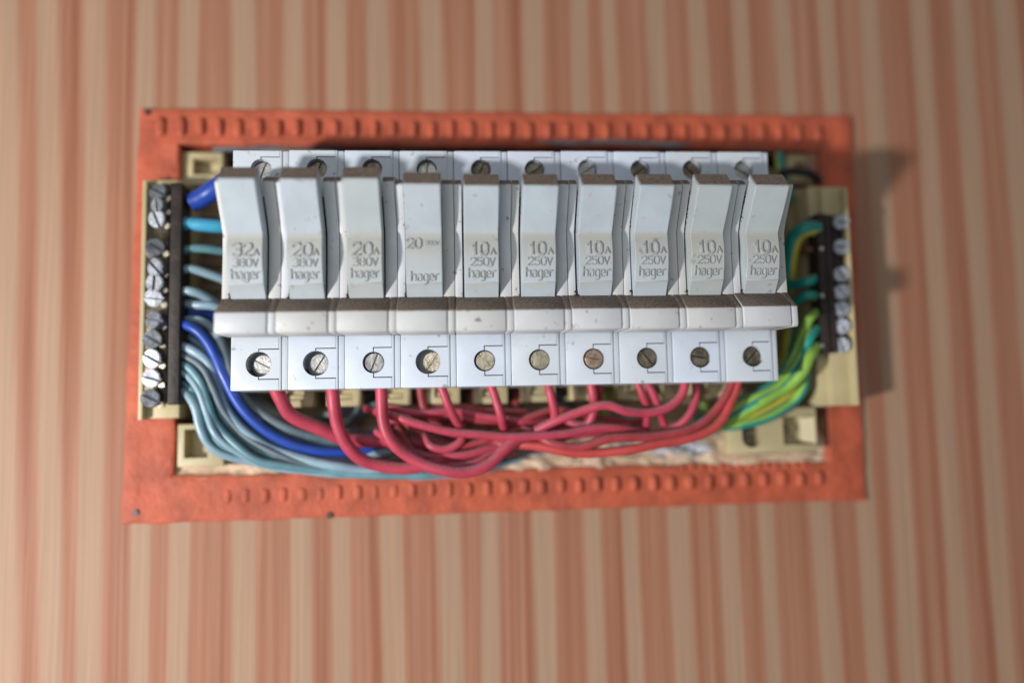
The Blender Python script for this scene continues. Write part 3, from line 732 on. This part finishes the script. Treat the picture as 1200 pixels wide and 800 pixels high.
for path, r, lab, m in (
        ([(440, 484, 2), (480, 479, 4), (530, 477, 6), (590, 483, 5), (640, 485, 3), (690, 484, 0)], 1.6, 'dusty red wire lying highest at the back of the bundle', 'redd'),
        ([(450, 494, 4), (500, 487, 7), (550, 491, 9), (600, 498, 8), (650, 503, 6), (700, 505, 3)], 1.5, 'dull red wire just under the highest one at the back', 'redd'),
        ([(460, 512, 8), (475, 524, 10), (500, 534, 11), (540, 533, 11), (575, 524, 10), (615, 515, 8), (660, 512, 5)], 1.5, 'red wire sagging in a shallow bow inside the bundle', 'red'),
        ([(465, 500, 5), (478, 518, 8), (492, 535, 10), (520, 543, 10), (555, 532, 9), (590, 514, 8), (640, 500, 4)], 1.4, 'dull red wire sagging below the shallow bow', 'redd'),
        ([(542, 512, 9), (580, 514, 8), (620, 507, 8), (655, 500, 7), (690, 500, 4), (730, 498, 0)], 1.3, 'dull red wire crossing at mid bundle behind the level one', 'redd'),
        ([(555, 450, -2), (553, 470, 0), (545, 490, 2), (520, 500, 3)], 1.4, 'dark red wire hidden between two clips left of the fifth', 'redd'),
        ([(612, 448, -2), (604, 468, 0), (598, 488, 2), (570, 500, 3)], 1.4, 'dark red wire hidden between the fifth and sixth clips', 'redd'),
        ([(478, 470, -4), (484, 490, 0), (494, 512, 3), (520, 516, 3)], 1.2, 'thin dark red wire at the back left of the bundle', 'redd')):
    RW(path, r, lab, m, 0)

BW = lambda n, path, r, m, label: wire(n, path, r * (.86 if r < 2.2 else 1), [m], label, group=GB)
BW('blue_wire', [(224, 238, 8), (240, 229, 9), (256, 219, 10), (275, 208, 8)], 3.3, 'royal', 'very thick royal blue wire stub beside the 32A module')
BW('blue_wire', [(208, 262, 9), (225, 262, 9), (245, 264, 9), (280, 268, 6)], 2.3, 'cyan', 'thick bright cyan wire running straight right, under the royal blue stub')
BW('blue_wire', [(209, 296, 8), (225, 292, 9), (245, 292, 8), (280, 296, 4)], 1.7, 'teal', 'dull teal wire just below the bright cyan one')
BW('blue_wire', [(209, 317, 8), (226, 315, 9), (245, 320, 8), (280, 336, 4)], 1.8, 'sky', 'pale teal wire sloping down, third below the royal blue stub')
BW('blue_wire', [(207, 343, 8), (222, 341, 10), (240, 347, 9), (262, 362, 5)], 1.8, 'sky', 'pale dusty wire at mid height of the left bar, uppermost of the clustered ones')
BW('blue_wire', [(207, 352, 5), (225, 356, 8), (250, 358, 9), (275, 366, 4)], 1.8, 'sky', 'pale blue wire level with the dusty ledges of the modules')
BW('blue_wire', [(207, 366, 4), (225, 366, 5), (245, 368, 4), (262, 382, 2)], 1.8, 'royal', 'short dark blue wire tucked between pale ones at mid height')
BW('blue_wire', [(208, 376, 6), (228, 374, 8), (242, 379, 8), (256, 392, 5), (268, 415, 2), (280, 450, 0)], 1.7, 'sky', 'pale blue wire arching just above the long royal blue one')
BW('blue_wire', [(204, 380, 8), (222, 383, 11), (238, 394, 12), (250, 413, 12), (262, 440, 12), (276, 467, 11), (297, 493, 10), (325, 513, 9), (360, 525, 8), (400, 529, 6), (450, 525, 3)], 2.0, 'royal', 'long royal blue wire sweeping down and right to under the third module')
BW('blue_wire', [(207, 404, 8), (225, 409, 10), (241, 421, 10), (251, 440, 9), (258, 462, 8), (272, 486, 8), (296, 511, 8), (330, 530, 8), (375, 542, 9), (430, 550, 8), (490, 551, 6)], 2.0, 'sky', 'pale blue wire directly under the long royal blue one')
BW('blue_wire', [(207, 413, 5), (228, 420, 7), (243, 436, 7), (251, 458, 6), (258, 484, 6), (280, 512, 6), (312, 533, 7), (360, 546, 7), (420, 552, 6), (480, 550, 5), (530, 540, 0)], 1.8, 'teal', 'dull teal wire below the pale blue one, half hidden')
BW('blue_wire', [(208, 425, 8), (222, 431, 10), (234, 447, 10), (242, 470, 10), (252, 494, 10), (272, 518, 10), (300, 537, 10), (345, 547, 9), (400, 553, 8), (450, 557, 8), (505, 556, 7), (560, 549, 5), (600, 538, 0)], 1.7, 'teal', 'teal wire leaving the bar a third up from its foot')
BW('blue_wire', [(208, 456, 8), (221, 463, 10), (230, 480, 11), (236, 503, 11), (248, 523, 10), (272, 536, 9), (305, 543, 8), (350, 550, 8), (410, 556, 7), (470, 556, 5), (520, 548, 1)], 1.7, 'sky', 'pale blue wire leaving the foot of the bar, lowest of the left bundle')
BW('blue_wire', [(244, 492, 6), (250, 506, 8), (262, 522, 7), (285, 535, 5), (315, 545, 2), (350, 548, -2)], 1.7, 'sky', 'short bright pale blue length showing between the two lowest teal wires')
BW('grey_wire', [(208, 447, 4), (224, 455, 6), (237, 472, 6), (243, 492, 5), (256, 515, 3), (280, 530, 1)], 1.7, 'slate', 'dark grey wire leaving near the foot of the left bar')
BW('grey_wire', [(250, 384, 3), (262, 402, 5), (270, 428, 6), (278, 452, 7), (296, 477, 8), (328, 498, 8), (365, 511, 7), (400, 517, 5), (440, 516, 3)], 1.9, 'slate', 'slate grey wire emerging from under the 32A module')
BW('grey_wire', [(265, 440, 1), (283, 462, 3), (308, 488, 4), (345, 507, 5), (380, 519, 5), (420, 524, 3)], 1.7, 'teal', 'grey teal wire just below the slate one')
BW('grey_wire', [(250, 432, 2), (262, 462, 4), (282, 491, 4), (312, 515, 5), (350, 530, 6), (400, 540, 6), (460, 543, 4), (500, 538, 2)], 1.9, 'slate', 'slate grey wire running beneath the long royal blue one')
BW('grey_wire', [(283, 446, -2), (305, 470, 0), (340, 492, 1), (380, 503, 1), (420, 506, 0)], 1.7, 'slate', 'grey wire nearest the clips at the lower left')
BW('blue_wire', [(236, 470, 3), (250, 500, 4), (272, 525, 5), (310, 542, 5), (360, 549, 5), (420, 548, 4), (500, 545, 2)], 1.9, 'teal', 'teal wire deep in the left bundle near the cream bracket')
BW('grey_wire', [(433, 450, -5), (428, 466, -2), (415, 486, 1), (402, 500, 1)], 1.5, 'slate', 'grey wire rising between the second and third red wires')
BW('grey_wire', [(446, 470, -3), (430, 480, -2), (408, 494, -1), (396, 506, -2)], 1.6, 'teal', 'blue grey wire crossing behind the third red wire')
BW('grey_wire', [(368, 494, -4), (392, 482, -2), (420, 474, -2), (440, 458, -4)], 1.6, 'slate', 'grey wire slanting upward behind the second red wire')
BW('blue_wire', [(395, 522, 2), (430, 513, 1), (452, 500, 0), (470, 490, -4)], 1.9, 'royal', 'dark blue wire behind the third red wire')
BW('blue_wire', [(400, 532, 3), (440, 530, 4), (480, 524, 2), (520, 515, -2)], 1.7, 'sky', 'pale blue wire showing through under the third red wire')
BW('blue_wire', [(430, 552, 5), (480, 558, 6), (530, 556, 5), (575, 548, 3), (620, 536, -2)], 1.4, 'sky', 'pale blue wire along the frame edge under the lowest red loop')
BW('grey_wire', [(640, 470, -8), (655, 462, -6), (668, 478, -6), (690, 490, -8)], 1.6, 'slate', 'dark grey wire behind the gap between sixth and seventh clips')

for k, (path, m, lab) in enumerate((
        ([(208, 415, 9), (226, 421, 10), (240, 434, 11), (250, 455, 11), (263, 482, 10), (286, 508, 9), (318, 529, 9), (365, 543, 9), (425, 550, 8), (495, 549, 5)], 'slate', 'dusty grey blue wire just under the pale one below the long royal blue'),
        ([(208, 434, 9), (222, 441, 10), (233, 458, 11), (241, 482, 11), (254, 508, 11), (277, 529, 10), (312, 542, 9), (360, 549, 8), (430, 553, 7)], 'sky', 'pale grey blue wire between the teal one and the lowest of the bundle'),
        ([(214, 448, 8), (226, 458, 9), (236, 478, 9), (243, 500, 9), (258, 522, 9), (284, 537, 8), (330, 547, 7), (390, 552, 6)], 'teal', 'thin teal wire just above the lowest pale one'),
        ([(209, 389, 3), (224, 396, 5), (238, 410, 5), (247, 432, 4), (256, 462, 3), (276, 498, 2), (305, 522, 3), (350, 538, 4), (410, 545, 3)], 'sky', 'pale dusty wire squeezed between the long royal blue one and its lower neighbour'),
        ([(209, 436, 5), (226, 446, 6), (238, 466, 7), (246, 490, 7), (262, 514, 6), (288, 534, 5), (330, 546, 5), (390, 552, 4)], 'slate', 'slate grey wire between the two lowest teal and blue wires'),
        ([(255, 400, 0), (268, 430, 2), (276, 456, 4), (294, 482, 5), (325, 504, 5), (362, 518, 4), (410, 521, 2)], 'teal', 'thin teal wire hugging the upper side of the long royal blue one'),
        ([(262, 392, -2), (274, 425, 1), (284, 450, 3), (305, 474, 4), (335, 492, 4), (372, 503, 3), (410, 508, 1)], 'slate', 'thin slate wire just under the corner of the 32A module'))):
    BW('grey_wire', path, 1.35, m, lab)
for k, (path, m, lab) in enumerate((
        ([(452, 476, 8), (490, 484, 10), (530, 482, 10), (570, 488, 9), (612, 494, 9), (640, 492, 6)], 'red', 'red wire wavering above the level one at the back'),
        ([(470, 490, 6), (488, 504, 9), (520, 521, 10), (555, 520, 10), (592, 508, 10), (625, 502, 8), (668, 494, 4)], 'redd', 'dull red wire dipping through the hook and rising right'),
        ([(560, 515, 8), (600, 517, 10), (640, 515, 11), (680, 510, 11), (720, 507, 9), (760, 499, 4)], 'red', 'red wire lying between the level one and the long dark pair'),
        ([(590, 500, 8), (620, 490, 9), (650, 481, 9), (690, 488, 8), (730, 494, 6), (760, 492, 2)], 'redd', 'dull red wire humping up behind the arching one'),
        ([(440, 505, 8), (462, 519, 12), (488, 540, 13), (518, 547, 13), (556, 541, 12), (590, 523, 9), (630, 510, 5)], 'red', 'red wire shadowing the lowest loop just inside it'))):
    RW(path, 1.3, lab, m, 0)
GW = lambda path, r, mats, label, st=0, tw=.6: wire('earth_wire', path, r, mats, label, group=GG, stripe=st, twist=tw)
GW([(958, 268, 10), (946, 268, 11), (934, 276, 11), (928, 292, 10), (924, 318, 6), (922, 340, 2)], 2.9, ['gy_g', 'gy_y'], 'thick green and yellow wire hooking down from the top of the right bar', .55, 0)
wire('brown_wire', [(958, 293, 8), (944, 293, 7), (930, 296, 4)], 1.5, ['brown'], 'short brown wire under the thick green and yellow one at the right bar')
GW([(957, 326, 9), (945, 331, 9), (930, 333, 7), (912, 334, 3)], 1.9, ['gy_g', 'gy_y'], 'teal green wire running level into the middle of the right bar', .9, 0)
GW([(957, 346, 9), (945, 347, 9), (935, 353, 7), (925, 364, 3)], 1.7, ['gy_l', 'gy_g'], 'dull green and yellow wire just below the level teal green one', .2, .6)
GW([(957, 366, 9), (948, 374, 10), (941, 392, 10), (930, 418, 10), (914, 443, 10), (896, 458, 9), (872, 471, 8), (845, 486, 5), (815, 492, 0)], 1.7, ['gy_g', 'gy_l'], 'teal and yellow wire nearest the last fuse module, swinging down left', .15, .8)
GW([(957, 386, 9), (948, 396, 11), (940, 415, 11), (927, 437, 12), (908, 456, 12), (882, 470, 11), (858, 482, 9), (830, 497, 4)], 1.9, ['gy_l', 'gy_g'], 'light green wire with a teal stripe, second from the last module', .25, .7)
GW([(957, 406, 9), (949, 418, 12), (940, 436, 13), (922, 454, 13), (895, 469, 13), (868, 484, 11), (840, 500, 6)], 2.0, ['gy_l', 'gy_g'], 'bright lime green wire leaving the foot of the right bar', .75, .5)
GW([(944, 392, 4), (938, 425, 6), (930, 452, 8), (912, 468, 9), (884, 483, 9), (855, 495, 7), (825, 503, 3)], 2.3, ['gy_y', 'gy_g'], 'yellow wire showing broadly below the lime green one', .5, .1)
GW([(943, 430, 6), (940, 455, 8), (926, 474, 9), (900, 489, 10), (868, 496, 9), (835, 500, 5)], 1.9, ['gy_l', 'gy_g'], 'light green wire with teal shading at the outside of the right bundle, above the bracket', .40, .15)
GW([(926, 380, 0), (922, 400, 1), (916, 430, 2), (900, 450, 1)], 2.0, ['gy_y', 'gy_g'], 'dull yellow and green wire tucked behind the last fuse module', .4, .3)
GW([(820, 470, -9), (840, 488, -6), (870, 486, -4), (900, 476, -2)], 1.8, ['gy_l', 'gy_y'], 'dusty green wire at the back between the last clip and the red wires', .4, .5)
GW([(713, 448, -9), (712, 470, -8), (704, 492, -7), (700, 510, -8)], 1.8, ['gy_l', 'gy_y'], 'dusty yellow green wire behind the bundle right of the seventh clip', .4, .3)
# wires and tape at the top edge of the opening
wire('grey_wire', [(468, 172, -2), (560, 170, 0), (660, 168, 1), (760, 169, 1), (860, 172, 0), (930, 178, -3)], 1.2, ['greyw'], 'grey pink wire lying along the top edge of the opening')
wire('grey_wire', [(250, 175, -3), (330, 172, -2), (420, 172, -2), (520, 175, -4)], 1.3, ['slate'], 'dark grey wire along the top edge above the 20A modules')
wire('earth_wire', [(913, 180, 2), (914, 195, 3), (920, 212, 2), (926, 235, -2)], 1.6, ['gy_g', 'gy_y'], 'dark green wire at the top right behind the last fuse module', stripe=.9)
wire('black_wire', [(915, 203, 8), (930, 200, 8), (948, 203, 6), (960, 212, 1)], 1.5, ['dark'], 'short black wire at the upper right corner of the opening')
